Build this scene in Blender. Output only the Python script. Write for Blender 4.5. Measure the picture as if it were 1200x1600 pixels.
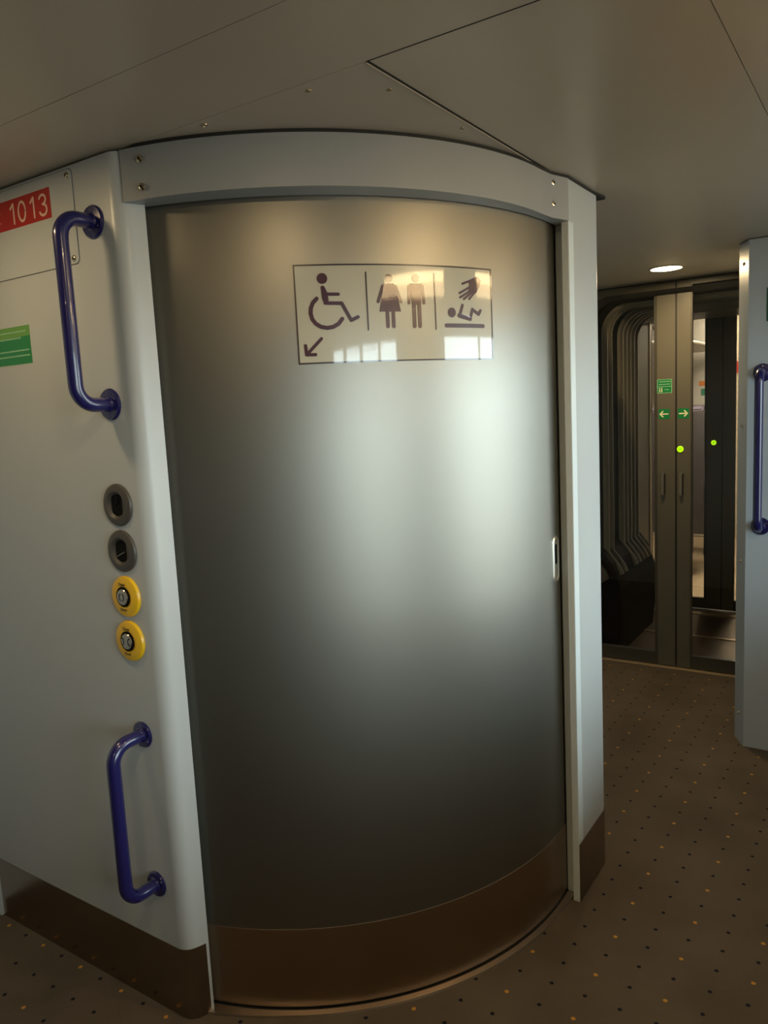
import bpy, bmesh, math, random
from mathutils import Vector, Matrix
random.seed(3)
for o in list(bpy.data.objects): bpy.data.objects.remove(o)
SC = bpy.context.scene
COL = SC.collection
PI = math.pi

# ---------------------------------------------------------------- camera
CAM = (1.431, -1.159, 1.506); YAW, PITCH, ROLL = .592, -.132, -.050
fw = Vector((-math.sin(YAW)*math.cos(PITCH), math.cos(YAW)*math.cos(PITCH), math.sin(PITCH)))
rt = Vector((math.cos(YAW), math.sin(YAW), 0)); up = rt.cross(fw)
r2 = math.cos(ROLL)*rt + math.sin(ROLL)*up; u2 = -math.sin(ROLL)*rt + math.cos(ROLL)*up
cd = bpy.data.cameras.new('camera'); cam = bpy.data.objects.new('camera', cd); COL.objects.link(cam)
m = Matrix((r2, u2, -fw)).transposed().to_4x4(); m.translation = CAM; cam.matrix_world = m
cd.sensor_fit = 'VERTICAL'; cd.sensor_height = 36; cd.lens = 1204.8/1600*36; cd.clip_start = .02
SC.camera = cam

# ---------------------------------------------------------------- world, exposure
SC.view_settings.view_transform = 'Standard'; SC.view_settings.look = 'None'
SC.view_settings.gamma = 1; SC.view_settings.use_curve_mapping = False
SC.view_settings.exposure = 0.0
W = bpy.data.worlds.new('overcast'); SC.world = W; W.use_nodes = True
nt = W.node_tree; bgn = nt.nodes['Background']
tc = nt.nodes.new('ShaderNodeTexCoord'); sx = nt.nodes.new('ShaderNodeSeparateXYZ'); cr = nt.nodes.new('ShaderNodeValToRGB')
nt.links.new(tc.outputs['Generated'], sx.inputs[0]); 
mr = nt.nodes.new('ShaderNodeMapRange'); mr.inputs[1].default_value = -1; mr.inputs[2].default_value = 1
nt.links.new(sx.outputs[2], mr.inputs[0]); nt.links.new(mr.outputs[0], cr.inputs[0]); nt.links.new(cr.outputs[0], bgn.inputs[0])
cr.color_ramp.elements[0].position = .44; cr.color_ramp.elements[0].color = (.42, .46, .46, 1)      # ground below the horizon
cr.color_ramp.elements[1].position = .53; cr.color_ramp.elements[1].color = (.74, .91, 1.0, 1)     # overcast sky
SKY = 12.0
bgn.inputs[1].default_value = SKY

LAMP = 5.0         # watts of one downlight (cone lamp)
GLOW = 14.0        # emission of its diffuser

# ---------------------------------------------------------------- materials
def mat(name, col, rough=.5, metal=0., spec=.5, coat=0., emit=None, es=0., noise=0., nscale=40., bump=0., bscale=200., aniso=0., vary=0.):
    m = bpy.data.materials.new(name); m.use_nodes = True; t = m.node_tree; p = t.nodes['Principled BSDF']
    p.inputs['Base Color'].default_value = (*col, 1); p.inputs['Roughness'].default_value = rough
    p.inputs['Metallic'].default_value = metal; p.inputs['Specular IOR Level'].default_value = spec
    p.inputs['Coat Weight'].default_value = coat; p.inputs['Coat Roughness'].default_value = .03; p.inputs['Coat IOR'].default_value = 1.6 if coat > .9 else 1.5
    if emit: p.inputs['Emission Color'].default_value = (*emit, 1); p.inputs['Emission Strength'].default_value = es
    co = t.nodes.new('ShaderNodeTexCoord')
    if noise:
        n = t.nodes.new('ShaderNodeTexNoise'); n.inputs['Scale'].default_value = nscale; n.inputs['Detail'].default_value = 4
        t.links.new(co.outputs['Object'], n.inputs['Vector'])
        mx = t.nodes.new('ShaderNodeMix'); mx.data_type = 'RGBA'
        mx.inputs[6].default_value = (*[c*(1-noise) for c in col], 1); mx.inputs[7].default_value = (*[min(1, c*(1+noise)) for c in col], 1)
        t.links.new(n.outputs[0], mx.inputs[0]); t.links.new(mx.outputs[2], p.inputs['Base Color'])
    if bump:
        n = t.nodes.new('ShaderNodeTexNoise'); n.inputs['Scale'].default_value = bscale; n.inputs['Detail'].default_value = 3
        t.links.new(co.outputs['Object'], n.inputs['Vector'])
        b = t.nodes.new('ShaderNodeBump'); b.inputs['Strength'].default_value = bump; b.inputs['Distance'].default_value = .002
        t.links.new(n.outputs[0], b.inputs['Height']); t.links.new(b.outputs[0], p.inputs['Normal'])
        if coat: t.links.new(b.outputs[0], p.inputs['Coat Normal'])
    if aniso:
        p.inputs['Anisotropic'].default_value = abs(aniso)
        tg = t.nodes.new('ShaderNodeTangent'); tg.direction_type = 'RADIAL'; tg.axis = 'Z'; t.links.new(tg.outputs[0], p.inputs['Tangent'])
        if aniso < 0: p.inputs['Anisotropic Rotation'].default_value = .25
    return m

LAM = mat('pale_laminate', (.44, .465, .47), .33, spec=.45, noise=.02, nscale=8, bump=.04, bscale=500)
HDR = mat('header_paint', (.30, .31, .31), .4, spec=.4, noise=.02, nscale=8)
CEIL = mat('ceiling_panel_paint', (.46, .395, .31), .34, spec=.5, noise=.02, nscale=5)
DARK = mat('dark_gap', (.015, .014, .012), .8)
POST = mat('post_daylight_tint', (.60, .66, .68), .4)  # colour lightened and cooled to stand in for daylight on the post strips
PCOL = mat('blue_grey_laminate', (.42, .49, .56), .35, spec=.45, noise=.02, nscale=8)
STEEL = mat('brushed_stainless_door', (.27, .26, .232), .43, 1, aniso=.45, noise=.02, nscale=3, bump=.02, bscale=900)
KICK = mat('brushed_kick_plate', (.42, .33, .25), .36, 1, aniso=.5, noise=.05, nscale=5)
SKIRT = mat('bronze_skirting', (.36, .295, .235), .24, 1, noise=.05, nscale=20)
TRACK = mat('threshold_steel', (.50, .43, .36), .35, 1, noise=.05, nscale=20)
CHROME = mat('polished_steel', (.85, .84, .78), .38, 1)
SCREW = mat('screw_steel', (.62, .55, .42), .18, 1)
BLUE = mat('blue_handrail_enamel', (.011, .010, .085), .25, spec=.5, coat=.5, bump=.05, bscale=60)
YEL = mat('yellow_bezel', (.80, .47, .01), .4, spec=.4, coat=.2)
BZ = mat('grey_bezel', (.062, .054, .045), .45)
BZIN = mat('recess_black', (.005, .005, .005), .7, spec=.1)
INK = mat('maroon_print', (.045, .008, .022), .3, coat=1, bump=.012, bscale=260)
LINE = mat('dark_print', (.03, .015, .02), .3, coat=1, bump=.012, bscale=260)
SIGN = mat('sign_vinyl', (.44, .42, .34), .25, coat=1, bump=.012, bscale=260)
BLK = mat('black_print', (.02, .015, .01), .5)
RED = mat('red_vinyl', (.36, .018, .012), .35)
WHT = mat('white_print', (.62, .44, .35), .5)
GRN = mat('green_vinyl', (.01, .20, .06), .3)
GRN2 = mat('light_green_vinyl', (.12, .30, .06), .3)
MINT = mat('mint_print', (.25, .50, .30), .5)
CREAM = mat('cream_print', (.75, .75, .50), .5)
DOORP = mat('gangway_door_paint', (.115, .108, .085), .38, spec=.4, noise=.03, nscale=10)
RAIL = mat('dark_frame', (.055, .052, .042), .4)
HANDLE = mat('dark_pull_metal', (.22, .21, .18), .35, .5)
LED = mat('green_led', (.2, .5, .0), .4, emit=(.55, 1.0, .0), es=1.1)
LEDC = mat('green_led_centre', (.1, .4, .0), .4, emit=(.35, .85, .0), es=.75)
LIGHT = mat('lamp_diffuser', (.9, .85, .7), .4, emit=(1.0, .80, .45), es=GLOW)
SALL = mat('saloon_light', (.9, .85, .7), .4, emit=(1.0, .88, .70), es=22)
COVE = mat('cove_tube', (.9, .8, .6), .4, emit=(1.0, .74, .38), es=13)
COVE2 = mat('cove_lens', (.9, .8, .6), .4, emit=(1.0, .70, .36), es=6)
BTN = mat('satin_button_steel', (.42, .37, .31), .22, 1)
PLEAT = mat('grey_bellows_rubber', (.20, .19, .155), .32, spec=.5)
APRON = mat('black_rubber', (.005, .005, .005), .7, spec=.06)
GPANEL = mat('gangway_liner', (.22, .20, .15), .45)
TREAD = mat('tread_plate', (.15, .115, .08), .38, .8, bump=.9, bscale=70, noise=.2, nscale=60)
STRIPM = mat('brass_strip', (.60, .48, .32), .35, .6)
SEAT = mat('purple_moquette', (.085, .07, .10), .9, noise=.2, nscale=60)
SHELL = mat('seat_shell', (.10, .085, .09), .4)
SALW = mat('saloon_wall', (.62, .60, .55), .5)
SALC = mat('saloon_ceiling', (.62, .50, .44), .5)
ORNG = mat('orange_vinyl', (.75, .25, .06), .5)
RUB = mat('door_rubber', (.01, .01, .01), .6)

def glass(name, tint=.9):
    m = bpy.data.materials.new(name); m.use_nodes = True; t = m.node_tree; t.nodes.clear()
    o = t.nodes.new('ShaderNodeOutputMaterial'); mx = t.nodes.new('ShaderNodeMixShader'); tr = t.nodes.new('ShaderNodeBsdfTransparent')
    gl = t.nodes.new('ShaderNodeBsdfGlossy'); fr = t.nodes.new('ShaderNodeFresnel')
    tr.inputs[0].default_value = (tint, tint, tint*.97, 1); gl.inputs['Roughness'].default_value = .01; fr.inputs[0].default_value = 1.5
    t.links.new(fr.outputs[0], mx.inputs[0]); t.links.new(tr.outputs[0], mx.inputs[1]); t.links.new(gl.outputs[0], mx.inputs[2]); t.links.new(mx.outputs[0], o.inputs[0])
    return m
GLASS = glass('door_glass', .95); WGLASS = glass('window_glass', .96)

def carpet():
    m = bpy.data.materials.new('dotted_carpet'); m.use_nodes = True; t = m.node_tree; p = t.nodes['Principled BSDF']
    p.inputs['Roughness'].default_value = .95; p.inputs['Specular IOR Level'].default_value = .1
    co = t.nodes.new('ShaderNodeTexCoord'); sp = t.nodes.new('ShaderNodeSeparateXYZ'); t.links.new(co.outputs['Object'], sp.inputs[0])
    def M(op, a, b=None, c=None):
        n = t.nodes.new('ShaderNodeMath'); n.operation = op
        for i, v in enumerate((a, b, c)):
            if v is None: continue
            if isinstance(v, (int, float)): n.inputs[i].default_value = v
            else: t.links.new(v, n.inputs[i])
        return n.outputs[0]
    nz = t.nodes.new('ShaderNodeTexNoise'); nz.inputs['Scale'].default_value = 300; nz.inputs['Detail'].default_value = 2
    t.links.new(co.outputs['Object'], nz.inputs['Vector'])
    wob = M('MULTIPLY', M('SUBTRACT', nz.outputs[0], .5), .0035)
    def dots(px, py, ox, oy, r):
        dx = M('SUBTRACT', M('MODULO', M('ADD', sp.outputs[0], 50*px - ox + px/2), px), px/2)
        dy = M('SUBTRACT', M('MODULO', M('ADD', sp.outputs[1], 50*py - oy + py/2), py), py/2)
        d = M('SQRT', M('ADD', M('MULTIPLY', dx, dx), M('MULTIPLY', dy, dy)))
        return M('LESS_THAN', M('ADD', d, wob), r)
    P2x, P2y = .1775, .1705
    dk = dots(P2x/2, P2y/2, .809, .828, .0055); yl = dots(P2x, P2y, .809, .828, .0056)
    n2 = t.nodes.new('ShaderNodeTexNoise'); n2.inputs['Scale'].default_value = 700; n2.inputs['Detail'].default_value = 2
    n3 = t.nodes.new('ShaderNodeTexNoise'); n3.inputs['Scale'].default_value = 3.5; n3.inputs['Detail'].default_value = 4
    for n in (n2, n3): t.links.new(co.outputs['Object'], n.inputs['Vector'])
    cr = t.nodes.new('ShaderNodeValToRGB'); cr.color_ramp.elements[0].position = .35; cr.color_ramp.elements[0].color = (.07, .056, .043, 1)
    cr.color_ramp.elements[1].position = .65; cr.color_ramp.elements[1].color = (.155, .125, .095, 1); t.links.new(n2.outputs[0], cr.inputs[0])
    cs = t.nodes.new('ShaderNodeValToRGB'); cs.color_ramp.elements[0].position = .3; cs.color_ramp.elements[0].color = (.8, .8, .8, 1)
    cs.color_ramp.elements[1].position = .7; cs.color_ramp.elements[1].color = (1.12, 1.12, 1.12, 1); t.links.new(n3.outputs[0], cs.inputs[0])
    def mix(bt, f, a, b):
        n = t.nodes.new('ShaderNodeMix'); n.data_type = 'RGBA'; n.blend_type = bt
        for i, v in ((0, f), (6, a), (7, b)):
            if isinstance(v, (int, float)): n.inputs[i].default_value = v
            elif isinstance(v, tuple): n.inputs[i].default_value = v
            else: t.links.new(v, n.inputs[i])
        return n.outputs[2]
    base = mix('MULTIPLY', 1.0, cr.outputs[0], cs.outputs[0])
    c = mix('MIX', dk, base, (.012, .012, .022, 1)); c = mix('MIX', yl, c, (.50, .25, .05, 1))
    t.links.new(c, p.inputs['Base Color'])
    b = t.nodes.new('ShaderNodeBump'); b.inputs['Strength'].default_value = .5; b.inputs['Distance'].default_value = .003
    t.links.new(n2.outputs[0], b.inputs['Height']); t.links.new(b.outputs[0], p.inputs['Normal'])
    return m
CARPET = carpet()

# ---------------------------------------------------------------- helpers
def link(name, me, mt, parent=None, smooth=False):
    o = bpy.data.objects.new(name, me); COL.objects.link(o)
    if mt: me.materials.append(mt)
    if smooth:
        for p in me.polygons: p.use_smooth = True
    if parent: o.parent = parent
    return o
def obj(name, bm, mt, parent=None, smooth=False, origin=None):
    if origin is not None:
        bmesh.ops.translate(bm, verts=bm.verts, vec=[-c for c in origin])
    me = bpy.data.meshes.new(name); bmesh.ops.recalc_face_normals(bm, faces=bm.faces); bm.to_mesh(me); bm.free()
    o = link(name, me, mt, parent, smooth)
    if smooth:
        me.set_sharp_from_angle(angle=math.radians(35))
    if origin is not None: o.location = origin
    return o
def tag(o, label, cat, group=None):
    o['label'] = label; o['category'] = cat
    if group: o['group'] = group
    return o
def st(o): o['kind'] = 'structure'; return o
def thing(name, label, cat, loc=(0, 0, 0), group=None):
    o = bpy.data.objects.new(name, None); COL.objects.link(o); o.location = loc; o.empty_display_size = .05
    return tag(o, label, cat, group)
def box(bm, x0, x1, y0, y1, z0, z1, bev=0):
    r = bmesh.ops.create_cube(bm, size=1)
    for v in r['verts']:
        v.co = ((x0+x1)/2 + v.co.x*(x1-x0), (y0+y1)/2 + v.co.y*(y1-y0), (z0+z1)/2 + v.co.z*(z1-z0))
    if bev:
        es = list({e for v in r['verts'] for e in v.link_edges})
        bmesh.ops.bevel(bm, geom=es, offset=bev, segments=2, affect='EDGES')
    return bm
def B(*a, bev=0): return box(bmesh.new(), *a, bev=bev)
def prism(bm, pts, z0, z1, bev=0):
    vb = [bm.verts.new((x, y, z0)) for x, y in pts]; vt = [bm.verts.new((x, y, z1)) for x, y in pts]
    n = len(pts)
    for i in range(n): bm.faces.new((vb[i], vb[(i+1) % n], vt[(i+1) % n], vt[i]))
    f1 = bm.faces.new(vt); f2 = bm.faces.new(vb[::-1])
    if n > 4: bmesh.ops.triangulate(bm, faces=[f1, f2])
    return bm
def arc(cx, cy, r, a0, a1, n=8):
    return [(cx + r*math.cos(math.radians(a0+(a1-a0)*i/n)), cy + r*math.sin(math.radians(a0+(a1-a0)*i/n))) for i in range(n+1)]
def tube(bm, pts, r, seg=20):
    pts = [Vector(p) for p in pts]; rings = []; prev = None
    for i, p in enumerate(pts):
        d = (pts[min(i+1, len(pts)-1)] - pts[max(i-1, 0)]).normalized()
        if prev is None:
            a = d.cross(Vector((1, 0, 0)));
            if a.length < .1: a = d.cross(Vector((0, 0, 1)))
        else: a = prev - prev.dot(d)*d
        a.normalize(); prev = a; b = d.cross(a)
        rings.append([bm.verts.new(p + r*(math.cos(2*PI*k/seg)*a + math.sin(2*PI*k/seg)*b)) for k in range(seg)])
    for A, Bq in zip(rings, rings[1:]):
        for k in range(seg): bm.faces.new((A[k], A[(k+1) % seg], Bq[(k+1) % seg], Bq[k]))
    bm.faces.new(rings[0][::-1]); bm.faces.new(rings[-1])
    return bm
def lathe(bm, prof, M, seg=32):
    """prof: (radius, height) list; axis = local +Z of M; ends capped"""
    rings = []
    for r, h in prof:
        rings.append([bm.verts.new(M @ Vector((r*math.cos(2*PI*k/seg), r*math.sin(2*PI*k/seg), h))) for k in range(seg)] if r > 1e-6 else [bm.verts.new(M @ Vector((0, 0, h)))])
    for A, Bq in zip(rings, rings[1:]):
        for k in range(seg):
            if len(A) == 1 and len(Bq) == 1: continue
            if len(A) == 1: bm.faces.new((A[0], Bq[k], Bq[(k+1) % seg]))
            elif len(Bq) == 1: bm.faces.new((A[k], A[(k+1) % seg], Bq[0]))
            else: bm.faces.new((A[k], A[(k+1) % seg], Bq[(k+1) % seg], Bq[k]))
    return bm
def frame(loc, n, upv=(0, 0, 1)):
    z = Vector(n).normalized()
    if abs(z.z) > .99 and abs(upv[2]) > .9: upv = (0, 1, 0)
    x = Vector(upv).cross(z).normalized(); y = z.cross(x)
    M = Matrix((x, y, z)).transposed().to_4x4(); M.translation = loc; return M
def disc_prof(r, t, b=.0015): return [(0, 0), (r, 0), (r, t-b), (r-b, t), (0, t)]
PK = [0]
def flat_poly(bm, pts, M, t=.0004):
    """flat print of the outline pts (x right, y up) on the plane of M, thickness t"""
    PK[0] += 1; t = t + (PK[0] % 7)*3e-5
    vb = [bm.verts.new(M @ Vector((x, y, 0))) for x, y in pts]; vt = [bm.verts.new(M @ Vector((x, y, t))) for x, y in pts]; n = len(pts)
    for i in range(n): bm.faces.new((vb[i], vb[(i+1) % n], vt[(i+1) % n], vt[i]))
    f = bm.faces.new(vt); bmesh.ops.triangulate(bm, faces=[f])
    return bm
def rrect(x0, x1, y0, y1, r, n=5):
    return arc(x1-r, y0+r, r, -90, 0, n) + arc(x1-r, y1-r, r, 0, 90, n) + arc(x0+r, y1-r, r, 90, 180, n) + arc(x0+r, y0+r, r, 180, 270, n)
def capsule(p, q, w, n=6):
    a = math.degrees(math.atan2(q[1]-p[1], q[0]-p[0])); r = w/2
    return arc(q[0], q[1], r, a-90, a+90, n) + arc(p[0], p[1], r, a+90, a+270, n)
def text_mesh(s, size, M, mt, name, parent, sx=1.0, thick=.0002):
    cu = bpy.data.curves.new(name, 'FONT'); cu.body = s; cu.size = size; cu.align_x = 'CENTER'; cu.align_y = 'CENTER'; cu.extrude = thick; cu.resolution_u = 4
    t = bpy.data.objects.new(name, cu); COL.objects.link(t)
    dg = bpy.context.evaluated_depsgraph_get(); me = bpy.data.meshes.new_from_object(t.evaluated_get(dg))
    bpy.data.objects.remove(t); bpy.data.curves.remove(cu)
    me.transform(M @ Matrix.Diagonal((sx, 1, 1, 1)))
    me.name = name; me.materials.clear()
    return link(name, me, mt, parent)
def screw(loc, n, parent, r=.008):
    bm = lathe(bmesh.new(), [(0, 0), (r, 0), (r*.95, r*.28), (r*.6, r*.5), (r*.45, r*.52), (r*.40, r*.30), (0, r*.28)], frame(loc, n), 16)
    s = obj('screw', bm, SCREW, parent, True)
    bm = lathe(bmesh.new(), [(0, r*.30), (r*.36, r*.30), (r*.36, r*.36), (0, r*.36)], frame(loc, n), 6)
    obj('socket', bm, DARK, s)
    return s

# ---------------------------------------------------------------- large structure
H = 2.10
XL, XR = -.93, 1.80
YE = 3.15
fl = st(obj('floor', B(XL, XR, -3.2, YE+.02, -.03, 0), CARPET))
st(obj('trim_1', B(XL, XR, YE-.03, YE+.02, 0, .006, bev=.002), STRIPM))           # bright strip at the foot of the gangway doors
# ceiling: dark backing carrying separate panels with open joints
ce = st(obj('ceiling', B(XL, XR, -3.2, YE+.05, H+.012, H+.05), DARK))
g = .0025
def cpanel(pts, z=H):
    return obj('ceiling_panel', prism(bmesh.new(), pts, z, z+.0115), CEIL, ce)
def rect(x0, x1, y0, y1): return [(x0, y0), (x1, y0), (x1, y1), (x0, y1)]
JX = 1.170
cpanel(rect(XL, JX-.0008, -3.2, -.2178)); cpanel(rect(XL, JX-.0008, -.2163, .0195))
pc = cpanel(rect(XL, .647, .0208, 1.19))
cpanel([(.6525, .0225), (JX-.0008, .0225), (JX-.0008, YE+.04), (XL, YE+.04), (XL, 1.215), (.668, 1.215), (.676, 1.207), (.676, 1.19), (.6525, .93)])
cpanel(rect(JX+.0008, XR, -3.2, YE+.04))
obj('joint_gasket', B(.6478, .6528, .0215, .93, H-.0008, H+.008), DARK, ce); obj('joint_gasket', B(.6478, JX-.001, .0195, .0222, H-.0005, H+.008), DARK, ce)
obj('panel_edge_bead', B(.6435, .6475, .022, .94, H-.0022, H+.004, bev=.001), CEIL, ce)
for x, y in ((.497, .030), (.613, .147), (.230, .022), (.623, .42)):
    screw((x, y+.02 if y < .04 else y, H), (0, 0, -1), ce, .0065)

# unseen slabs added outside the right side windows, cutting daylight to a horizon band
st(obj('daylight_cut_low', B(2.02, 5.0, -12, 12, -.12, -.04), mat('cut_slab_dark', (.09, .09, .085), .9, noise=.1)))
st(obj('daylight_cut_high', B(2.15, 6.6, -12, 12, 2.85, 3.0), mat('cut_slab_brown', (.20, .19, .17), .8)))
# outer side walls of the carriage with real window openings
def side_wall(name, x0, x1, ys, z0, z1, y0=-3.2, y1=YE+.05):
    bm = bmesh.new(); y = y0
    for a, b in ys:
        box(bm, x0, x1, y, a, 0, H+.02); box(bm, x0, x1, a, b, 0, z0); box(bm, x0, x1, a, b, z1, H+.02); y = b
    box(bm, x0, x1, y, y1, 0, H+.02)
    return st(obj(name, bm, LAM))
RW = [(-1.02, .04), (.58, 2.10)]
WZ, WT = .68, 1.815
side_wall('wall_right', XR, XR+.08, RW, WZ, WT)
LW = []
side_wall('wall_left', XL-.08, XL, LW, .9, WT)
st(obj('wall_back', B(XL-.08, XR+.08, -3.28, -3.2, 0, H+.02), DOORP))
wn = 0
for (x, ys, z0) in ((XR, RW, WZ), (XL-.08, LW, .9)):
    for a, b in ys:
        wn += 1
        bm = bmesh.new(); f = .025
        xa, xb = (x-.006, x+.085)
        box(bm, xa, xb, a, a+f, z0, WT); box(bm, xa, xb, b-f, b, z0, WT); box(bm, xa, xb, a+f, b-f, z0, z0+f); box(bm, xa, xb, a+f, b-f, WT-f, WT)
        nb = 4 if (b-a) < 1.2 else 3
        for k in range(1, nb): yy = a + (b-a)*k/nb; box(bm, xa+.02, xb-.02, yy-.008, yy+.008, z0+f, WT-f)
        w = st(obj('window_%d' % wn, bm, RUB))
        obj('pane', B(x+.038, x+.043, a+f, b-f, z0+f, WT-f), WGLASS, w)
        ld = bpy.data.lights.new('window_portal', 'AREA'); ld.shape = 'RECTANGLE'; ld.size = WT-z0; ld.size_y = b-a; ld.cycles.is_portal = True
        lo = bpy.data.objects.new('window_portal', ld); COL.objects.link(lo); s = 1 if x > 0 else -1
        lo.matrix_world = Matrix.Translation((x+.1 if x > 0 else x-.02, (a+b)/2, (z0+WT)/2)) @ Matrix.Rotation(s*PI/2, 4, 'Y')

# toilet module walls
def header_outer_pts(e):
    return arc(-.162, .804, .81+e, -76, -1, 40) + [(.6525+e, .86), (.6735+e, .926)]
def wall_plan():
    outer = [(-.873, .048), (-.873, .03)] + arc(-.845, .028, .028, 180, 270, 6) + arc(-.036, .040, .040, -90, -18, 10) + [(.0135, .055)]
    inner = [(.0100, .057), (-.02, .060), (-.045, .048)]
    return outer + inner
st(obj('wall_front', prism(bmesh.new(), wall_plan(), 0, H-.007), LAM, smooth=True))
sk = [(-.850, .0), (-.850, -.0022)] + arc(-.036, .040, .0422, -90, -18, 10) + [(.0125, .047), (.0105, .047)] + arc(-.036, .040, .0405, -18, -90, 10)
st(obj('baseboard_left', prism(bmesh.new(), sk, 0.0, .191), SKIRT, smooth=True))
st(obj('trim_2', B(-.93, -.8525, -.012, .045, 0, H-.007, bev=.003), LAM))
# corridor side wall behind the door post, rounded far corner
cw = [(.640, .976), (.6525, .976), (.6525, .930), (.6715, .928)] + arc(.6315, 1.155, .040, 0, 90, 8) + [(-.873, 1.195), (-.873, 1.15), (.640, 1.15)]
st(obj('wall_corridor', prism(bmesh.new(), cw, 0, H-.007), LAM, smooth=True))
st(obj('wall_module', B(-.92, -.873, .03, 1.195, 0, H-.007), LAM))
sk = [(.6724, .9265), (.6742, .9265)] + arc(.6315, 1.155, .0425, 0, 90, 8) + [(.4, 1.1975), (.4, 1.195)] + arc(.6315, 1.155, .0402, 90, 0, 8)
st(obj('baseboard_right', prism(bmesh.new(), sk, 0, .186), SKIRT, smooth=True))
st(obj('trim_3', prism(bmesh.new(), header_outer_pts(.0015) + [(.675, .95), (.6755, 1.13), (.683, 1.205), (.681, 1.218), (.672, 1.222), (.60, 1.212), (.5, 1.0), (.3, .3)], H-.0072, H-.0005), DARK))
# stepped door post
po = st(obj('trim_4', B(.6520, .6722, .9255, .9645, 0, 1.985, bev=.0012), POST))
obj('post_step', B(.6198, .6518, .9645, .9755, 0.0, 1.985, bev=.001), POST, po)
obj('rubber_seal', B(.6186, .6199, .9600, .9745, 0.0, 1.985), RUB, po)

# curved header over the door
def header_outer():
    pts = [(-.001, .0095)] + arc(-.162, .804, .81, -78, -1, 40) + [(.6525, .86), (.6735, .926)]
    return pts
inner = arc(-.254, .908, .879, 4.2, -74, 40)
hp = header_outer() + [(.6525, .93), (.6525, .972), (.6235, .9765)] + inner[0:] + [(-.004, .052)]
hd = st(obj('trim_5', prism(bmesh.new(), hp, 1.984, H-.007), HDR, smooth=True))
for z in (2.066, 2.008): screw((.052, .019, z), (.20, -.98, 0), hd, .0085)
for z in (2.073, 2.020): screw((.6535, .868, z), (.95, -.31, 0), hd, .0075)

# ---------------------------------------------------------------- curved sliding door
DC = (-.254, .908); DR = .873
def dpt(th, r, z): return (DC[0]+r*math.cos(th), DC[1]+r*math.sin(th), z)
def shell(th0, th1, r0, r1, z0, z1, n=72, nz=1):
    bm = bmesh.new(); rows = []
    for i in range(n+1):
        th = math.radians(th0+(th1-th0)*i/n)
        rows.append([bm.verts.new(dpt(th, r, z)) for r, z in ((r0, z0), (r1, z0), (r1, z1), (r0, z1))])
    for A, Bq in zip(rows, rows[1:]):
        for k in range(4): bm.faces.new((A[k], A[(k+1) % 4], Bq[(k+1) % 4], Bq[k]))
    bm.faces.new(rows[0][::-1]); bm.faces.new(rows[-1])
    return bm
D1 = obj('door_1', shell(-77, 5.6, DR-.03, DR, .009, 2.03), STEEL, smooth=True, origin=(DC[0], DC[1], 0)); st(D1)
def dchild(name, bm, mt, smooth=True):
    o = obj(name, bm, mt, None, smooth, origin=(DC[0], DC[1], 0)); o.parent = D1; o.location = (0, 0, 0); return o
dchild('kick_plate', shell(-74.5, 4.6, DR, DR+.0014, .012, .224), KICK)
# flush pull: pill ring with a dark cup
def curved(pts, r, t, sub=.012):
    """outline (arc length s, z) laid on the door cylinder at radius r, thickness t"""
    P = []; PK[0] += 1; t = t + (PK[0] % 7)*3e-5
    n = len(pts)
    for i in range(n):
        a, b = pts[i], pts[(i+1) % n]; L = math.hypot(b[0]-a[0], b[1]-a[1]); k = max(1, int(L/sub))
        for j in range(k): P.append((a[0]+(b[0]-a[0])*j/k, a[1]+(b[1]-a[1])*j/k))
    bm = bmesh.new()
    vb = [bm.verts.new(dpt(s/DR, r, z)) for s, z in P]; vt = [bm.verts.new(dpt(s/DR, r+t, z)) for s, z in P]
    n = len(P)
    for i in range(n): bm.faces.new((vb[i], vb[(i+1) % n], vt[(i+1) % n], vt[i]))
    f = bm.faces.new(vt); bmesh.ops.triangulate(bm, faces=[f])
    return bm
def join(*bms):
    out = bmesh.new()
    for b in bms:
        me = bpy.data.meshes.new('tmp'); b.to_mesh(me); b.free(); out.from_mesh(me); bpy.data.meshes.remove(me)
    return out
PS, PZ, PH, PW = .013, 1.056, .068, .021
def pill_ring(w0, w1, r0, r1):
    bm = bmesh.new()
    def pl(w, k=10):
        hh = PH - PW + 0; return arc(PS, PZ+hh, w, 0, 180, k) + arc(PS, PZ-hh, w, 180, 360, k)
    A, C = pl(w0), pl(w1); n = len(A)
    va = [bm.verts.new(dpt(s/DR, r0, z)) for s, z in A]; vm = [bm.verts.new(dpt(((s+c[0])/2)/DR, r1, (z+c[1])/2)) for (s, z), c in zip(A, C)]
    vc = [bm.verts.new(dpt(s/DR, r0, z)) for s, z in C]
    for i in range(n):
        j = (i+1) % n; bm.faces.new((va[i], va[j], vm[j], vm[i])); bm.faces.new((vm[i], vm[j], vc[j], vc[i]))
    return bm
pull = dchild('pull_handle', pill_ring(PW, PW-.007, DR, DR+.0035), CHROME)
hh = PH-PW
cup = curved(arc(PS, PZ+hh, PW-.006, 0, 180, 10) + arc(PS, PZ-hh, PW-.006, 180, 360, 10), DR, .0005)
c_ = obj('cup', cup, mat('cup_shade', (.62, .60, .52), .45, 1), None, True, origin=(DC[0], DC[1], 0)); c_.parent = pull; c_.location = (0, 0, 0)
sl = curved(arc(PS+.002, PZ+hh-.012, PW-.013, 0, 180, 10) + arc(PS+.002, PZ-.008, PW-.013, 180, 360, 10), DR+.0005, .0006)
s_ = obj('finger_slot', sl, BZIN, None, True, origin=(DC[0], DC[1], 0)); s_.parent = pull; s_.location = (0, 0, 0)

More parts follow.
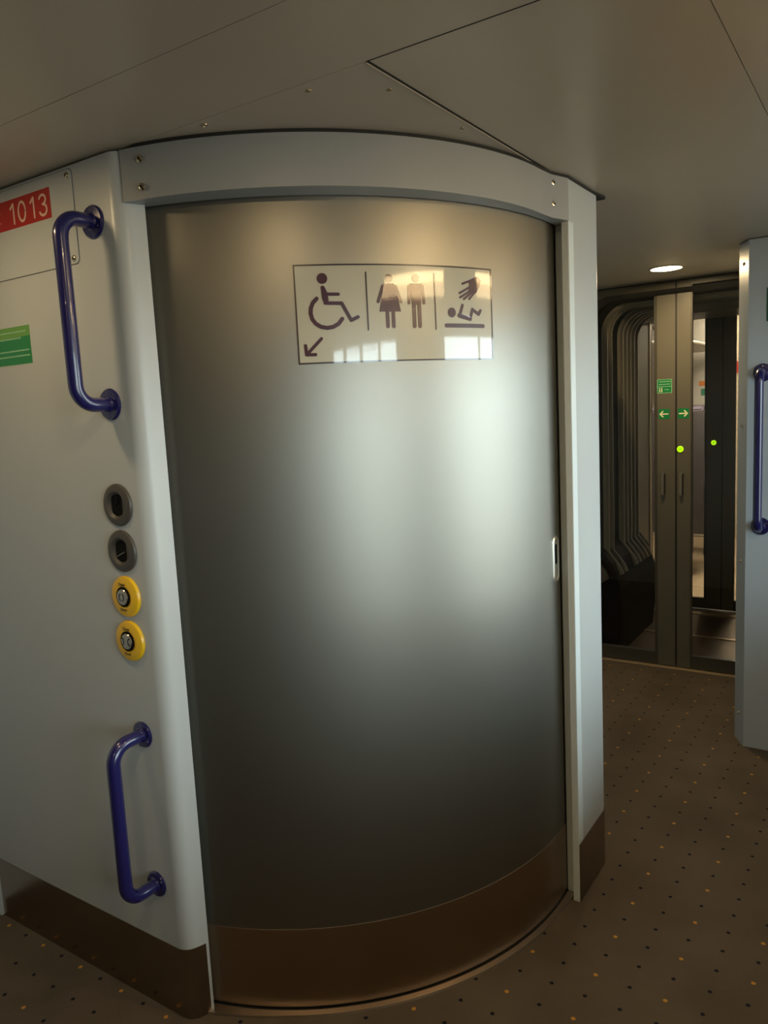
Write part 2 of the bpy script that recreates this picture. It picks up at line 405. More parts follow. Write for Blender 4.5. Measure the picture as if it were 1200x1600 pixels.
# threshold ring on the floor with a dark guide slot
def thr():
    bm = bmesh.new(); rows = []
    for i in range(61):
        th = math.radians(-75.5 + 78.5*i/60); d = (math.cos(th), math.sin(th))
        ox, oy = DC[0]+.342, DC[1]-.961; b_ = ox*d[0]+oy*d[1]; c = ox*ox+oy*oy-.989**2; R = -b_+math.sqrt(b_*b_-c)
        R0 = DR+.006; R = max(R, R0+.018)
        rows.append([bm.verts.new(dpt(th, r, z)) for r, z in ((R0, 0), (R, 0), (R-.002, .005), (R0, .006))])
    for A, Bq in zip(rows, rows[1:]):
        for k in range(4): bm.faces.new((A[k], A[(k+1) % 4], Bq[(k+1) % 4], Bq[k]))
    bm.faces.new(rows[0][::-1]); bm.faces.new(rows[-1]); return bm
th_ = st(obj('trim_6', thr(), TRACK, smooth=True))
obj('guide_slot', shell(-76, 5, DR-.05, DR+.0058, 0, .003), DARK, th_)

# ---------------------------------------------------------------- sign on the door
SR = DR + .0006
sgn = thing('toilet_sign', 'pale framed sign with maroon wheelchair, man, woman and baby-changing symbols on the curved steel door', 'sign', (*DC, 0))
def schild(name, bm, mt):
    o = obj(name, bm, mt, None, True, origin=(DC[0], DC[1], 0)); o.parent = sgn; o.location = (0, 0, 0); return o
S0, S1, Z0, Z1 = -.7865, -.2745, 1.6165, 1.8365
def sheet(s0, s1, z0, z1, r, n=40, rr=.006):
    bm = bmesh.new(); rows = []
    for i in range(n+1):
        s = s0+(s1-s0)*i/n; e = min(s-s0, s1-s); dz = rr-math.sqrt(max(0, rr*rr-(rr-e)**2)) if e < rr else 0
        rows.append((bm.verts.new(dpt(s/DR, r, z0+dz)), bm.verts.new(dpt(s/DR, r, z1-dz))))
    for A, Bq in zip(rows, rows[1:]): bm.faces.new((A[0], Bq[0], Bq[1], A[1]))
    return bm
for_p = schild('sign_face', sheet(S0, S1, Z0, Z1, SR), SIGN)
for p in for_p.data.polygons: p.use_smooth = True
PR = SR + .0004
def pict(name, shapes, mt=INK, lab=None):
    o = schild(name, join(*[sheet(*s[1:], PR+.0004, max(2, int((s[2]-s[1])/.008)), 0) if s[0] == 'strip' else curved(s, PR, .0004) for s in shapes]), mt)
    if lab: o['label'] = lab
    return o
def poly(pl, w): return [capsule(a, b, w) for a, b in zip(pl, pl[1:])]
def disc(c, r): return arc(c[0], c[1], r, 0, 345, 23)
bw = .0034
def strip(s0, s1, z0, z1):
    return ('strip', s0, s1, z0, z1)
pict('border', [strip(S0, S1, Z1-bw, Z1), strip(S0, S1, Z0, Z0+bw), [(S0, Z0+.003), (S0+bw, Z0+.003), (S0+bw, Z1-.003), (S0, Z1-.003)], [(S1-bw, Z0+.003), (S1, Z0+.003), (S1, Z1-.003), (S1-bw, Z1-.003)]], LINE)
pict('divider', [capsule((-.6218, 1.8175), (-.6218, 1.689), .0032)], LINE)
pict('divider', [capsule((-.4502, 1.817), (-.4502, 1.689), .0032)], LINE)
wheel = [(-.7372, 1.7612), (-.7464, 1.752), (-.7514, 1.7405), (-.7526, 1.7289), (-.7497, 1.7161), (-.7427, 1.7063), (-.7312, 1.6988), (-.7171, 1.6958), (-.7028, 1.6979), (-.6903, 1.7046), (-.6815, 1.7151)]
pict('wheelchair_symbol', [disc((-.7226, 1.805), .012), [(-.7269, 1.7873), (-.7240, 1.7893), (-.7205, 1.7893), (-.7182, 1.7871), (-.7125, 1.7743), (-.7102, 1.7573), (-.7150, 1.7480), (-.7215, 1.7502), (-.7252, 1.7619)]]
     + poly([(-.716, 1.7705), (-.6876, 1.7699)], .0075) + poly([(-.7182, 1.7511), (-.681, 1.7498), (-.661, 1.7114), (-.6449, 1.7185)], .0082) + poly(wheel, .0092))
pict('arrow_symbol', poly([(-.7317, 1.6723), (-.7672, 1.6377)], .0075) + poly([(-.7685, 1.6581), (-.7672, 1.6377), (-.7469, 1.6373)], .0075))
pict('woman_symbol', [disc((-.5671, 1.8045), .0095), [(-.5805, 1.7905), (-.5780, 1.7928), (-.5565, 1.7928), (-.5540, 1.7905), (-.5503, 1.7800), (-.5405, 1.7294), (-.5937, 1.7294), (-.5826, 1.7780)]]
     + [capsule((-.5828, 1.7866), (-.5955, 1.7519), .0072), capsule((-.5516, 1.7867), (-.5395, 1.7519), .0072), capsule((-.5743, 1.7340), (-.5743, 1.6960), .0088), capsule((-.5598, 1.7340), (-.5598, 1.6960), .0088)])
pict('man_symbol', [disc((-.500, 1.8055), .0095), [(-.5170, 1.7910), (-.5150, 1.7930), (-.4855, 1.7935), (-.4832, 1.7915), (-.4875, 1.7800), (-.4882, 1.7449), (-.5117, 1.7447), (-.5125, 1.7800)]]
     + [capsule((-.5175, 1.787), (-.5195, 1.7489), .0072), capsule((-.4828, 1.7876), (-.4806, 1.7492), .0072), capsule((-.5066, 1.7577), (-.5070, 1.6960), .0095), capsule((-.4930, 1.7578), (-.4930, 1.6960), .0095)])
pict('baby_changing_symbol', [[(-.3509, 1.8004), (-.3409, 1.8098), (-.321, 1.8156), (-.3114, 1.8065), (-.316, 1.793), (-.3278, 1.7756), (-.3392, 1.7763), (-.3541, 1.7853), (-.3486, 1.7939)]]
     + [capsule(a, b, .0056) for a, b in (((-.3482, 1.7891), (-.3794, 1.7745)), ((-.3421, 1.7834), (-.378, 1.7646)), ((-.3374, 1.78), (-.3668, 1.7609)), ((-.3309, 1.779), (-.3501, 1.7615)), ((-.3261, 1.8122), (-.3698, 1.7968)))]
     + [disc((-.404, 1.7283), .0115), capsule((-.3715, 1.746), (-.3798, 1.7240), .0076), capsule((-.3825, 1.7216), (-.349, 1.7141), .0105), disc((-.4207, 1.6978), .0049), disc((-.3077, 1.6978), .0049), strip(-.4207, -.3077, 1.6929, 1.7027)] + poly([(-.349, 1.7141), (-.3415, 1.7370), (-.3215, 1.7260), (-.3153, 1.7349)], .0082))

# ---------------------------------------------------------------- things on the front wall
WN = (0, -1, 0)
def wallM(x, z, y=0): return frame((x, y, z), WN)
ap = thing('cover_plate', 'flat grey cover plate with rounded corners and screws, behind the red carriage number', 'panel', (-.36, 0, 1.98))
ap_bm = flat_poly(bmesh.new(), rrect(-.62, -.160, 1.877, 2.086, .012), frame((0, -.0003, 0), WN), .0018)
def under(o, p): o.parent = p; o.location = o.location - p.location; return o
under(obj('plate', ap_bm, LAM), ap)
bm = bmesh.new()
q = rrect(-.6215, -.1588, 1.8758, 2.0875, .013)
under(obj('dark_rim', flat_poly(bm, q, frame((0, -.0001, 0), WN), .0005), DARK), ap)  # dark sheet showing as a thin rim round the plate
for x, z in ((-.176, 2.073), (-.177, 1.889), (-.604, 2.073), (-.604, 1.889)): under(screw((x, -.002, z), WN, None, .0075), ap)
rs = thing('number_plate', 'red rectangular sticker with the pale number 1013 on the cover plate', 'sticker', (-.36, 0, 2.03))
under(obj('red_sheet', flat_poly(bmesh.new(), rrect(-.60, -.2455, 1.9925, 2.0615, .001, 1), frame((0, -.0021, 0), WN), .0003), RED), rs)
def one(x): return poly2([(x-.013, 2.0395), (x, 2.0495), (x, 2.0035)])
def poly2(pl, w=.0058): return [capsule(a, b, w, 3) for a, b in zip(pl, pl[1:])]
def ell(cx, cz, rx, rz, a0, a1, n=16): return [(cx+rx*math.cos(math.radians(a0+(a1-a0)*i/n)), cz+rz*math.sin(math.radians(a0+(a1-a0)*i/n))) for i in range(n+1)]
for dg in (one(-.3975), poly2(ell(-.3625, 2.0265, .0145, .0225, 0, 360, 22)), one(-.3125), poly2(ell(-.2765, 2.0385, .0125, .0105, 160, -90)) + poly2(ell(-.2765, 2.0155, .0145, .0125, 90, -160))):
    bm = bmesh.new()
    for q in dg: flat_poly(bm, q, frame((0, -.0024, 0), WN), .0002)
    under(obj('digit', bm, WHT, None), rs)
for z in (2.036, 2.013):
    under(obj('small_print', flat_poly(bmesh.new(), rrect(-.50, -.452, z-.002, z+.002, .001, 2), frame((0, -.0024, 0), WN), .0002), mat('faint_print', (.60, .15, .10), .5)), rs)
gs = thing('instruction_label', 'green label with rows of small print on the front wall beside the upper handrail', 'label', (-.46, 0, 1.71))
under(obj('green_sheet', flat_poly(bmesh.new(), rrect(-.60, -.3875, 1.666, 1.760, .001, 1), frame((0, -.0003, 0), WN), .0003), GRN), gs)
under(obj('backing_border', flat_poly(bmesh.new(), rrect(-.602, -.386, 1.6645, 1.7615, .001, 1), frame((0, -.0001, 0), WN), .0003), mat('label_edge', (.45, .50, .38), .5)), gs)
under(obj('upper_band', flat_poly(bmesh.new(), [(-.60, 1.729), (-.3885, 1.735), (-.3885, 1.759), (-.60, 1.759)], frame((0, -.0006, 0), WN), .0002), GRN2), gs)  # paler green upper part of the label, lower edge slanting
for k, (z, x1) in enumerate(((1.747, -.405), (1.731, -.425), (1.700, -.393), (1.687, -.396))):
    bm = bmesh.new(); x = -.545
    while x < x1-.004:
        w = random.uniform(.004, .013); xe = min(x+w, x1); flat_poly(bm, [(x, z-.0018), (xe, z-.0018), (xe, z+.0018), (x, z+.0018)], frame((0, -.0009, 0), WN), .0002); x = xe+.002
    under(obj('small_print', bm, MINT), gs)

def handrail(label, x, y, z0, z1, d=.088, bd=.045, r=.0165, fr=.033, screws=3):
    t = thing('handrail', label, 'handrail', (x, y, (z0+z1)/2), 'blue grab rails')
    pts = [(x, y-.001, z1)] + [(x, y-d+bd, z1)]
    for i in range(1, 11):
        a = PI/2*i/10; pts.append((x, y-d+bd-bd*math.sin(a), z1-bd+bd*math.cos(a)))
    for i in range(0, 11):
        a = PI/2*i/10; pts.append((x, y-d+bd-bd*math.cos(a), z0+bd-bd*math.sin(a)))
    pts += [(x, y-.001, z0)]
    under(obj('rail', tube(bmesh.new(), pts, r, 24), BLUE, None, True), t)
    for z in (z0, z1):
        f = under(obj('flange', lathe(bmesh.new(), [(0, 0), (fr, 0), (fr, .003), (fr-.003, .0065), (r+.003, .008), (r, .012), (0, .012)], wallM(x, z, y), 32), BLUE, None, True), t)
        for k in range(screws):
            a = math.radians(90+120*k + (60 if z == z0 else 0)); sx_, sz_ = x+.0245*math.cos(a), z+.0245*math.sin(a)
            s = obj('screw', lathe(bmesh.new(), [(0, 0), (.0042, 0), (.0035, .0018), (0, .0022)], wallM(sx_, sz_, y-.0065), 12), SCREW if y > 1 else BLUE, None, True)
            s.parent = f
    return t
handrail('blue tubular handrail high on the front wall beside the number plate', -.098, 0, 1.549, 1.957, fr=.037)
handrail('blue tubular handrail low on the front wall above the bronze skirting', -.0945, 0, .348, .744, d=.092)
handrail('long blue handrail on the blue-grey partition beside the gangway', .971, 2.275, .958, 1.577, d=.095, bd=.04, fr=.036)

def bezel_pull(label, z, flap):
    t = thing('call_socket', label, 'lock', (-.105, 0, z), 'grey round bezels above the yellow buttons')
    c = (-.105, z)
    prof = [(.051, 0), (.051, .002), (.0485, .006), (.040, .0095), (.033, .0095), (.029, .006), (.026, .003), (0, .003)]
    under(obj('bezel', lathe(bmesh.new(), prof, wallM(*c), 40), BZ, None, True), t)
    under(obj('slot', flat_poly(bmesh.new(), [(c[0]+a-.002, c[1]+b) for a, b in [(p[0]*1, p[1]) for p in (arc(0, .012, .0185, 0, 180, 8) + arc(0, -.012, .0185, 180, 360, 8))]], frame((0, -.0032, 0), WN), .0004), BZIN), t)
    if flap: under(obj('flap', flat_poly(bmesh.new(), [(c[0]-.016, c[1]-.014), (c[0]+.012, c[1]-.002), (c[0]+.012, c[1]+.000), (c[0]-.016, c[1]-.012)], frame((0, -.0045, 0), WN), .001), HANDLE), t)
    else: under(obj('lever', B(c[0]-.004, c[0]+.004, -.008, -.0035, c[1]+.002, c[1]+.018, bev=.001), BZIN), t)
    return t
bezel_pull('uppermost grey round bezel with a tall dark slot, above the yellow buttons', 1.313, False)
bezel_pull('lower grey round bezel, its dark slot crossed by a thin flap, above the yellow buttons', 1.202, True)
def yellow_button(label, z, top, bottom, opening):
    t = thing('door_button', label, 'button', (-.105, 0, z), 'yellow door buttons')
    x = -.105
    under(obj('bezel', lathe(bmesh.new(), [(.050, 0), (.0505, .002), (.048, .0075), (.042, .0095), (.027, .0105), (.0245, .0085), (0, .0085)], wallM(x, z), 40), YEL, None, True), t)
    under(obj('ring', lathe(bmesh.new(), [(.0215, .008), (.0215, .0108), (.0245, .0108), (.0245, .008)], wallM(x-.003, z), 32), BZIN, None, True), t)
    under(obj('ring_floor', lathe(bmesh.new(), [(.0245, .0086), (0, .0092)], wallM(x-.003, z), 32), BZIN), t)
    under(obj('button', lathe(bmesh.new(), [(.0200, .008), (.0200, .0115), (.0185, .0135), (.010, .0145), (0, .0148)], wallM(x-.003, z), 32), BTN, None, True), t)
    def br(cx, s):
        return [capsule((cx - s*.0035, z+.0085), (cx + s*.0005, z+.004), .0026), capsule((cx + s*.0005, z+.004), (cx + s*.0005, z-.004), .0026), capsule((cx+s*.0005, z-.004), (cx - s*.0035, z-.0085), .0026)]
    sh = br(x-.011, -1) + br(x+.0035, 1) if opening else br(x-.012, 1) + br(x+.005, -1)
    bm = bmesh.new()
    for s in sh: flat_poly(bm, s, frame((0, -.0146, 0), WN), .0004)
    under(obj('door_symbol', bm, BLK), t)
    under(text_mesh(top, .0105, frame((x-.003, -.0112, z+.031), WN), BLK, 'lettering', None), t)
    under(text_mesh(bottom, .0105, frame((x-.003, -.0112, z-.031), WN), BLK, 'lettering', None), t)
yellow_button('upper yellow round button with outward brackets on its metal centre', 1.091, 'Open', 'Door', True)
yellow_button('lowest yellow round button with inward brackets on its metal centre', .981, 'Close', 'Door', False)

# ---------------------------------------------------------------- partition on the right
pt = [(.8665, YE-.02), (.8665, 2.365), (.915, 2.275), (XR, 2.275), (XR, YE-.02)]
pw = st(obj('wall_partition', prism(bmesh.new(), pt, 0.0, H-.004), PCOL))
cn = Vector((-.09, -.0485, 0)).normalized()
for z in (2.012, 1.365, .80, .13): screw((.8905, 2.3205, z), cn, pw, .0075)
wl = thing('wall_label', 'dark green label at the right edge on the blue-grey partition', 'label', (1.05, 2.275, 1.84))
under(obj('green_sheet', flat_poly(bmesh.new(), rrect(.9805, 1.13, 1.775, 1.905, .003, 2), frame((0, 2.2745, 0), WN), .0005), mat('dark_green_vinyl', (.01, .09, .06), .4)), wl)
for k in range(5): under(obj('small_print', flat_poly(bmesh.new(), rrect(.992, 1.11, 1.79+.022*k, 1.796+.022*k, .001, 1), frame((0, 2.2738, 0), WN), .0002), MINT), wl)

# ---------------------------------------------------------------- gangway doors (ours and the next carriage's)
def leaf(n, y, side, z1=2.094):
    """side -1: left leaf (meeting stile at its right edge)"""
    xc = .437; s = side
    bm = bmesh.new()
    def bx(xa, xb, za, zb, d=0, bev=.002):
        a, b = sorted((xc+s*xa, xc+s*xb)); box(bm, a, b, y+d, y+.035-d, za, zb, bev=bev)
    gl0, gl1 = .082, (2.050 if s < 0 else 2.068)
    a0 = .0745 if s > 0 else .098
    bx(.0045, a0, .01, z1); bx(.52, .60, .01, z1); bx(a0, .52, gl1, z1, bev=.001)
    d = obj('door_%d' % n, bm, DOORP); st(d)
    bm = bmesh.new(); bx(a0, .52, .01, gl0, bev=.001)
    bx(a0, a0+(.016 if s < 0 else .006), gl0, gl1, .006, 0); bx(.514, .52, gl0, gl1, .006, 0)
    obj('rail', bm, RAIL, d)
    xa, xb = sorted((xc+s*(a0+.006), xc+s*.514))
    obj('pane', B(xa, xb, y+.015, y+.020, gl0, gl1), GLASS, d)
    bm = bmesh.new(); bx(.0, .0045, .01, z1, .004, 0); obj('rubber_seal', bm, RUB, d)
    return d
dl = leaf(2, YE, -1); dr = leaf(3, YE, 1); leaf(4, 4.45, -1); leaf(5, 4.45, 1)
for d, xx in ((dl, .3725), (dr, .4665)):
    h = obj('pull_handle', B(xx-.0105, xx+.0095, YE-.018, YE+.001, .968, 1.093, bev=.005), HANDLE, d, True)
    obj('finger_slot', B(xx+.0045, xx+.0095, YE-.0165, YE-.004, .975, 1.086), DARK, h)
def led(x, y, z):
    t = thing('button_light', None, 'button', (x, y, z))
    under(obj('glow_ring', lathe(bmesh.new(), [(0, 0), (.0165, 0), (.0165, .003), (.0145, .0045), (.009, .0045), (.009, .002), (0, .002)], frame((x, y, z), WN), 28), LED, None, True), t)
    under(obj('centre', lathe(bmesh.new(), [(0, .002), (.009, .002), (.009, .004), (0, .0045)], frame((x, y, z), WN), 20), LEDC, None, True), t)
    return t
l1 = led(.459, YE, 1.218); l1['label'] = 'larger lit lime green round button on the near gangway door stile'
l2 = led(.383, 4.45, 1.172); l2['label'] = 'smaller lit lime green round button seen through the glass on the far gangway door'

def sticker(name, label, x0, x1, z0, z1, y, arrow=0):
    t = thing(name, label, 'sticker', ((x0+x1)/2, y, (z0+z1)/2))
    M = frame((0, y-.0001, 0), WN)
    under(obj('green_sheet', flat_poly(bmesh.new(), rrect(x0, x1, z0, z1, .003, 2), M, .0004), GRN), t)
    cx, cz = (x0+x1)/2, (z0+z1)/2; M2 = frame((0, y-.0006, 0), WN)
    if arrow:
        a = arrow; bm = bmesh.new()
        for p, q in (((cx-a*.020, cz), (cx+a*.019, cz)), ((cx+a*.020, cz), (cx+a*.006, cz+.014)), ((cx+a*.020, cz), (cx+a*.006, cz-.014))): flat_poly(bm, capsule(p, q, .007), M2, .0003)
        under(obj('arrow', bm, CREAM), t)
    return t
sticker('arrow_sticker', 'green square sticker with a cream arrow pointing left on the left gangway door', .347, .404, 1.380, 1.434, YE, -1)
sticker('arrow_sticker', 'green square sticker with a cream arrow pointing right on the right gangway door', .4465, .503, 1.380, 1.434, YE, 1)
ts = sticker('exit_notice', 'green two-row notice with pale outline and small figures on the left gangway door', .339, .417, 1.517, 1.592, YE)
M2 = frame((0, YE-.0006, 0), WN); bm = bmesh.new()
for a in (((.341, 1.519), (.415, 1.519)), ((.415, 1.519), (.415, 1.590)), ((.415, 1.590), (.341, 1.590)), ((.341, 1.590), (.341, 1.519)), ((.341, 1.553), (.415, 1.553))): flat_poly(bm, capsule(a[0], a[1], .0028, 3), M2, .0003)
under(obj('outline', bm, MINT), ts)
bm = bmesh.new()
for z in (1.579, 1.565):
    x = .350
    while x < .404: w = random.uniform(.004, .010); flat_poly(bm, [(x, z-.0022), (x+w, z-.0022), (x+w, z+.0022), (x, z+.0022)], M2, .0003); x += w+.002
for x in (.380, .392): flat_poly(bm, [(x, 1.534), (x+.008, 1.534), (x+.008, 1.539), (x, 1.539)], M2, .0003)
under(obj('small_print', bm, MINT), ts)
bm = bmesh.new()
for x in (.353, .364): flat_poly(bm, arc(x, 1.5455, .0028, 0, 330, 9), M2, .0003); flat_poly(bm, capsule((x, 1.540), (x, 1.533), .005), M2, .0003); flat_poly(bm, capsule((x-.002, 1.533), (x-.002, 1.524), .0025), M2, .0003); flat_poly(bm, capsule((x+.002, 1.533), (x+.002, 1.524), .0025), M2, .0003)
under(obj('figures', bm, CREAM), ts)

# end walls round the gangway doors
for n, y in (('wall_end', YE), ('wall_far_end', 4.45)):
    bm = bmesh.new()
    box(bm, XL, -.165, y, y+.05, 0, H+.02); box(bm, 1.04, XR, y, y+.05, 0, H+.02); box(bm, -.165, 1.04, y, y+.05, 2.096, H+.012)
    st(obj(n, bm, RAIL))
# gangway between the carriages
gf = st(obj('trim_7', B(-.15, 1.02, YE+.02, 4.6, -.03, 0), RAIL))
for k, (a, b) in enumerate(((YE+.055, 3.765), (3.80, 4.285))): obj('tread_plate', B(-.05, .92, a, b, -.002, .004, bev=.002), TREAD, gf)
for a, b in ((3.765, 3.795), (4.30, 4.36)): obj('joint_strip', B(-.05, .92, a, b, -.002, .010, bev=.003), STRIPM, gf)
def arch(x0, x1, ztop, rc, zb, fl):
    """inverted-U centre line in the xz plane; fl: flare at the foot"""
    L = [(x0+fl, zb-.13), (x0+fl*.8, zb-.09), (x0, zb)] + [(x0, zb+(ztop-rc-zb)*k/4) for k in range(1, 4)]
    for i in range(11): a = PI - PI/2*i/10; L.append((x0+rc+rc*math.cos(a), ztop-rc+rc*math.sin(a)))
    Rr = [(x0+x1-x, z) for x, z in L][::-1]
    return L + Rr
bel = thing('gangway_bellows', 'ribbed grey bellows arching over the gangway, seen through the left door pane', 'bellows', (.437, 3.6, 0))
def pleat(y, w, off, mt, name='pleat'):
    bm = bmesh.new(); pts = arch(0.0-off, .874+off, 2.03+off*.5, .16, .60, .085); rows = []
    prof = [(-w/2, .0), (-w*.42, -.016), (-w*.15, -.026), (w*.15, -.026), (w*.42, -.016), (w/2, 0)]
    n = len(pts)
    for i, (x, z) in enumerate(pts):
        a, b = pts[max(i-1, 0)], pts[min(i+1, n-1)]; dx, dz = b[0]-a[0], b[1]-a[1]; l = math.hypot(dx, dz); nx, nz = -dz/l, dx/l
        rows.append([bm.verts.new((x+nx*-q*-1*(1), y+p, z+nz*q)) for p, q in prof])
    for A, Bq in zip(rows, rows[1:]):
        for k in range(len(prof)-1): bm.faces.new((A[k], A[k+1], Bq[k+1], Bq[k]))
    return under(obj(name, bm, mt, None, True), bel)
for y in (3.30, 3.385): pleat(y, .055, 0, PLEAT)
for y in (3.60, 3.68, 3.76, 3.84, 3.92): pleat(y, .062, 0, PLEAT)
pleat(3.49, .85, .035, DARK, 'backing')
bm = bmesh.new()
for s in (-1, 1):
    X = (lambda v: v) if s < 0 else (lambda v: .874-v)
    xs = sorted((X(-.03), X(0.0))); box(bm, xs[0], xs[1], 3.965, 4.27, .30, 2.0, bev=.004)
box(bm, -.03, .904, 3.965, 4.44, 2.0, 2.03); lin = under(obj('liner_panel', bm, GPANEL), bel)
for s in (-1, 1):
    X = (lambda v: v) if s < 0 else (lambda v: .874-v)
    xs = sorted((X(-.03), X(.006))); under(obj('edge_strip', B(xs[0], xs[1], 4.275, 4.31, .05, 2.0, bev=.006), STRIPM), bel)
    xs = sorted((X(-.06), X(-.02))); under(obj('frame_post', B(xs[0], xs[1], 4.31, 4.44, 0, 2.0), RAIL), bel)
    prof = [(-.02, .66), (.065, .55), (.085, .50), (.115, .40), (.120, .25), (.095, 0), (-.10, 0), (-.10, .66)]
    bm = bmesh.new(); ra = [bm.verts.new((X(x), 3.22, z)) for x, z in prof]; rb = [bm.verts.new((X(x), 3.98, z)) for x, z in prof]; n = len(prof)
    for i in range(n): bm.faces.new((ra[i], ra[(i+1) % n], rb[(i+1) % n], rb[i]))
    bm.faces.new(ra[::-1]); bm.faces.new(rb)
    under(obj('rubber_apron', bm, APRON, None), bel)['label'] = 'black rubber apron at the foot'
st(obj('wall_gangway', join(B(-.20, -.15, YE+.05, 4.45, 0, H), B(1.02, 1.07, YE+.05, 4.45, 0, H), B(-.2, 1.07, YE+.05, 4.45, 2.06, 2.10)), DARK))

# ---------------------------------------------------------------- next saloon
SY0, SY1, SH = 4.50, 9.0, 2.34
st(obj('floor_saloon', B(XL, XR, SY0, SY1, -.03, 0), mat('saloon_carpet', (.36, .27, .17), .9, noise=.1, nscale=200)))
st(obj('ceiling_saloon', B(XL, XR, SY0, SY1, SH, SH+.05), SALC))
st(obj('wall_saloon_left', B(XL-.05, XL, SY0, SY1, 0, SH), SALW)); st(obj('wall_saloon_right', B(XR, XR+.05, SY0, SY1, 0, SH), SALW))
st(obj('wall_saloon_end', B(XL, XR, SY1, SY1+.05, 0, SH), SALW)); st(obj('wall_saloon_near', B(XL, XR, SY0, SY0+.02, H+.02, SH), SALW))
st(obj('wall_saloon_screen', B(XL, .02, 7.40, 7.44, 0, SH, bev=.01), SALW))
for k, (y, nm) in enumerate(((5.3, 'nearest'), (7.6, 'farthest'))):
    t = thing('ceiling_light', nm + ' glowing rectangular light on the ceiling of the next saloon', 'ceiling light', (.1, y, SH), 'saloon lights')
    for o in (obj('housing', B(-.13, .33, y-.5, y+.5, SH-.012, SH, bev=.004), SALW), obj('diffuser', B(-.11, .31, y-.48, y+.48, SH-.022, SH-.011, bev=.004), SALL)): under(o, t)
t = thing('ceiling_light', 'bright white rectangular light at the right edge of the far door pane', 'ceiling light', (.1, 7.3, 2.25), 'saloon lights')
under(obj('housing', B(.0, .25, 7.1, 7.5, 2.285, 2.34, bev=.004), SALW), t); under(obj('diffuser', B(.01, .24, 7.09, 7.12, 2.26, 2.325, bev=.003), SALL), t)
rk = thing('luggage_rack', 'pale luggage rack with a light front lip over the seats in the next saloon', 'luggage rack', (-.5, 6.3, 1.94))
under(obj('shelf', B(XL, -.06, 5.3, 7.35, 1.925, 1.945, bev=.006), SALW), rk)
under(obj('front_lip', tube(bmesh.new(), [(-.05, 5.3, 1.945), (-.05, 7.35, 1.945)], .014, 12), mat('lip_enamel', (.8, .72, .6), .4), None, True), rk)
for y in (5.5, 6.3, 7.1):
    bm = bmesh.new(); v = [bm.verts.new(p) for p in ((XL, y, 1.945), (-.07, y, 1.945), (XL, y, 2.30), (XL, y+.03, 1.945), (-.07, y+.03, 1.945), (XL, y+.03, 2.30))]
    for f in ((0, 1, 2), (3, 5, 4), (0, 3, 4, 1), (1, 4, 5, 2), (2, 5, 3, 0)): bm.faces.new([v[i] for i in f])
    under(obj('bracket', bm, SHELL), rk)
def seat(x0, x1, y, label):
    t = thing('train_seat', label, 'seat', ((x0+x1)/2, y, 0), 'seats in the next saloon')
    def prof(pr_, xa, xb, name, mt):
        bm = bmesh.new(); A = [bm.verts.new((xa, y+p, z)) for p, z in pr_]; Bq = [bm.verts.new((xb, y+p, z)) for p, z in pr_]; n = len(pr_)
        for i in range(n): bm.faces.new((A[i], A[(i+1) % n], Bq[(i+1) % n], Bq[i]))
        bm.faces.new(A[::-1]); bm.faces.new(Bq); bmesh.ops.bevel(bm, geom=list(bm.edges), offset=.012, segments=2, affect='EDGES')
        under(obj(name, bm, mt, None, True), t)
    prof([(.0, .40), (.10, .40), (.06, .9), (.10, 1.38), (.06, 1.41), (.0, 1.38), (-.05, .9)], x0+.03, x1-.03, 'backrest', SEAT)
    prof([(-.03, .36), (.0, .36), (-.055, .9), (-.01, 1.37), (-.04, 1.37), (-.09, .9)], x0, x1, 'back_shell', SHELL)
    prof([(.05, .36), (.5, .38), (.52, .47), (.08, .46)], x0+.02, x1-.02, 'cushion', SEAT)
    prof([(.0, .0), (.08, .0), (.12, .36), (.04, .36)], x0+.15, x0+.19, 'leg', SHELL); prof([(.0, .0), (.08, .0), (.12, .36), (.04, .36)], x1-.19, x1-.15, 'leg', SHELL)
seat(-.35, .13, 5.5, 'nearest dark purple high-backed seat in the next saloon, beside the aisle')
seat(-.35, .13, 6.35, 'second dark purple seat behind the nearest one in the next saloon')
seat(.74, 1.22, 5.5, 'purple seat on the right of the aisle in the next saloon')
for (nm, lab, x0, x1, z0, z1, mt) in (('sticker', 'small orange sticker on the pale screen in the next saloon', -.315, -.215, 1.585, 1.635, ORNG), ('sticker', 'small green sticker under the orange one on the saloon screen', -.295, -.215, 1.485, 1.555, mat('teal_vinyl', (.05, .25, .15), .5))):
    tag(obj(nm, flat_poly(bmesh.new(), rrect(x0, x1, z0, z1, .004, 2), frame((0, 7.3995, 0), WN), .001), mt), lab, 'sticker')
rp = st(obj('wall_saloon_divider', B(.018, .10, 7.40, 7.46, 0, SH, bev=.004), mat('warm_divider', (.6, .5, .36), .5)))
tag(obj('sticker', B(.020, .098, 7.392, 7.3995, 1.70, 1.81, bev=.001), RED), 'small red sticker beside the aisle in the next saloon', 'sticker')

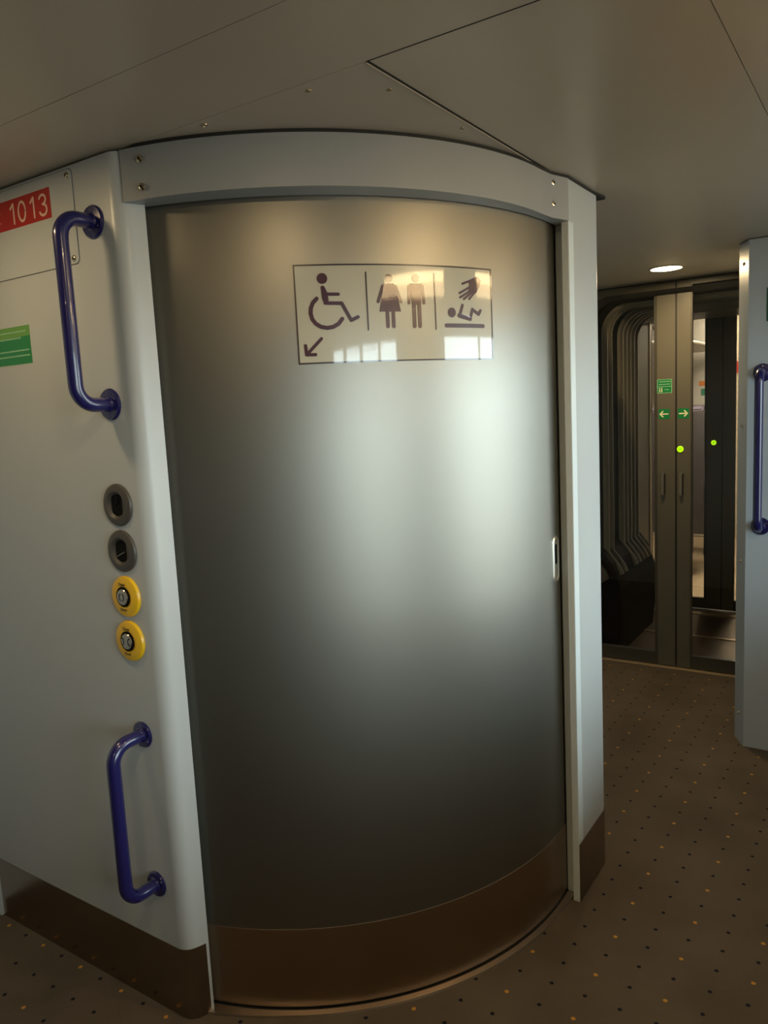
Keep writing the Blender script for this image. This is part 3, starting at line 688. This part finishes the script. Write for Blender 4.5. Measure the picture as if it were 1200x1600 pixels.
# ---------------------------------------------------------------- lamps
def downlight(x, y, label, power=LAMP, aim=(0, 0)):
    t = thing('downlight', label, 'ceiling light', (x, y, H), 'round ceiling downlights')
    M = frame((x, y, H), (0, 0, -1), (0, 1, 0))
    under(obj('trim_ring', lathe(bmesh.new(), [(.070, .0), (.078, .0), (.078, .002), (.075, .004), (.070, .004), (.070, 0)], M, 40), CEIL, None, True), t)
    under(obj('diffuser', lathe(bmesh.new(), [(0, .001), (.070, .001), (.070, .004), (.060, .006), (0, .0065)], M, 40), LIGHT, None, True), t)
    ld = bpy.data.lights.new('lamp', 'AREA'); ld.shape = 'DISK'; ld.size = .10; ld.energy = power; ld.color = (1.0, .72, .38)
    lo = bpy.data.objects.new('lamp', ld); COL.objects.link(lo); lo.parent = t; lo.location = (0, 0, -.009)
    return t
downlight(.492, 2.72, 'glowing round downlight in the ceiling in front of the gangway doors', LAMP*1.8)
downlight(1.52, .34, 'round downlight in the ceiling beside the right window')
downlight(-.33, -.42, 'round downlight in the ceiling before the front wall', LAMP*.5)
downlight(.78, -.52, 'round downlight in the ceiling in front of the curved door', LAMP*.8)
downlight(1.05, -2.0, 'round downlight in the ceiling behind the camera position')

def cove(y0, y1, label):
    t = thing('strip_light', label, 'light', (XR, (y0+y1)/2, 2.0), 'warm strip lights above the right side windows')
    under(obj('housing', B(XR-.03, XR, y0-.01, y1+.01, 1.925, 2.05, bev=.004), CEIL), t)
    under(obj('tube', B(XR-.045, XR-.03, y0, y1, 1.995, 2.035, bev=.004), COVE), t)
    under(obj('lens', B(XR-.036, XR-.03, y0, y1, 1.94, 1.99, bev=.002), COVE2), t)
cove(-.08, .62, 'warm strip light above the right side wall between the windows')
cove(1.04, 1.60, 'warm strip light above the second right side window')

for y in (5.3, 7.0):
    ld = bpy.data.lights.new('saloon_lamp', 'AREA'); ld.shape = 'RECTANGLE'; ld.size = .4; ld.size_y = .9; ld.energy = 22; ld.color = (1.0, .86, .68)
    lo = bpy.data.objects.new('saloon_lamp', ld); COL.objects.link(lo); lo.location = (.44, y, SH-.04)

t = thing('window_notice', 'dark two-line notice at the top of the right side window', 'notice', (XR, -.5, 1.78))
for z, a, b in ((1.797, -.93, -.05), (1.768, -.80, -.16)):
    bm = bmesh.new(); y = a; M3 = frame((XR+.030, 0, 0), (-1, 0, 0))
    while y < b:
        w = random.choice((.008, .012, .016)); h = random.choice((.005, .007, .009)); flat_poly(bm, [(-y-w, z-h), (-y, z-h), (-y, z+h*.7), (-y-w, z+h*.7)], M3, .0003); y += w + random.choice((.006, .008, .022))
    under(obj('small_print', bm, BLK), t)
for o in COL.objects:
    if o.name.startswith('small_print'): o['kind'] = 'stuff'
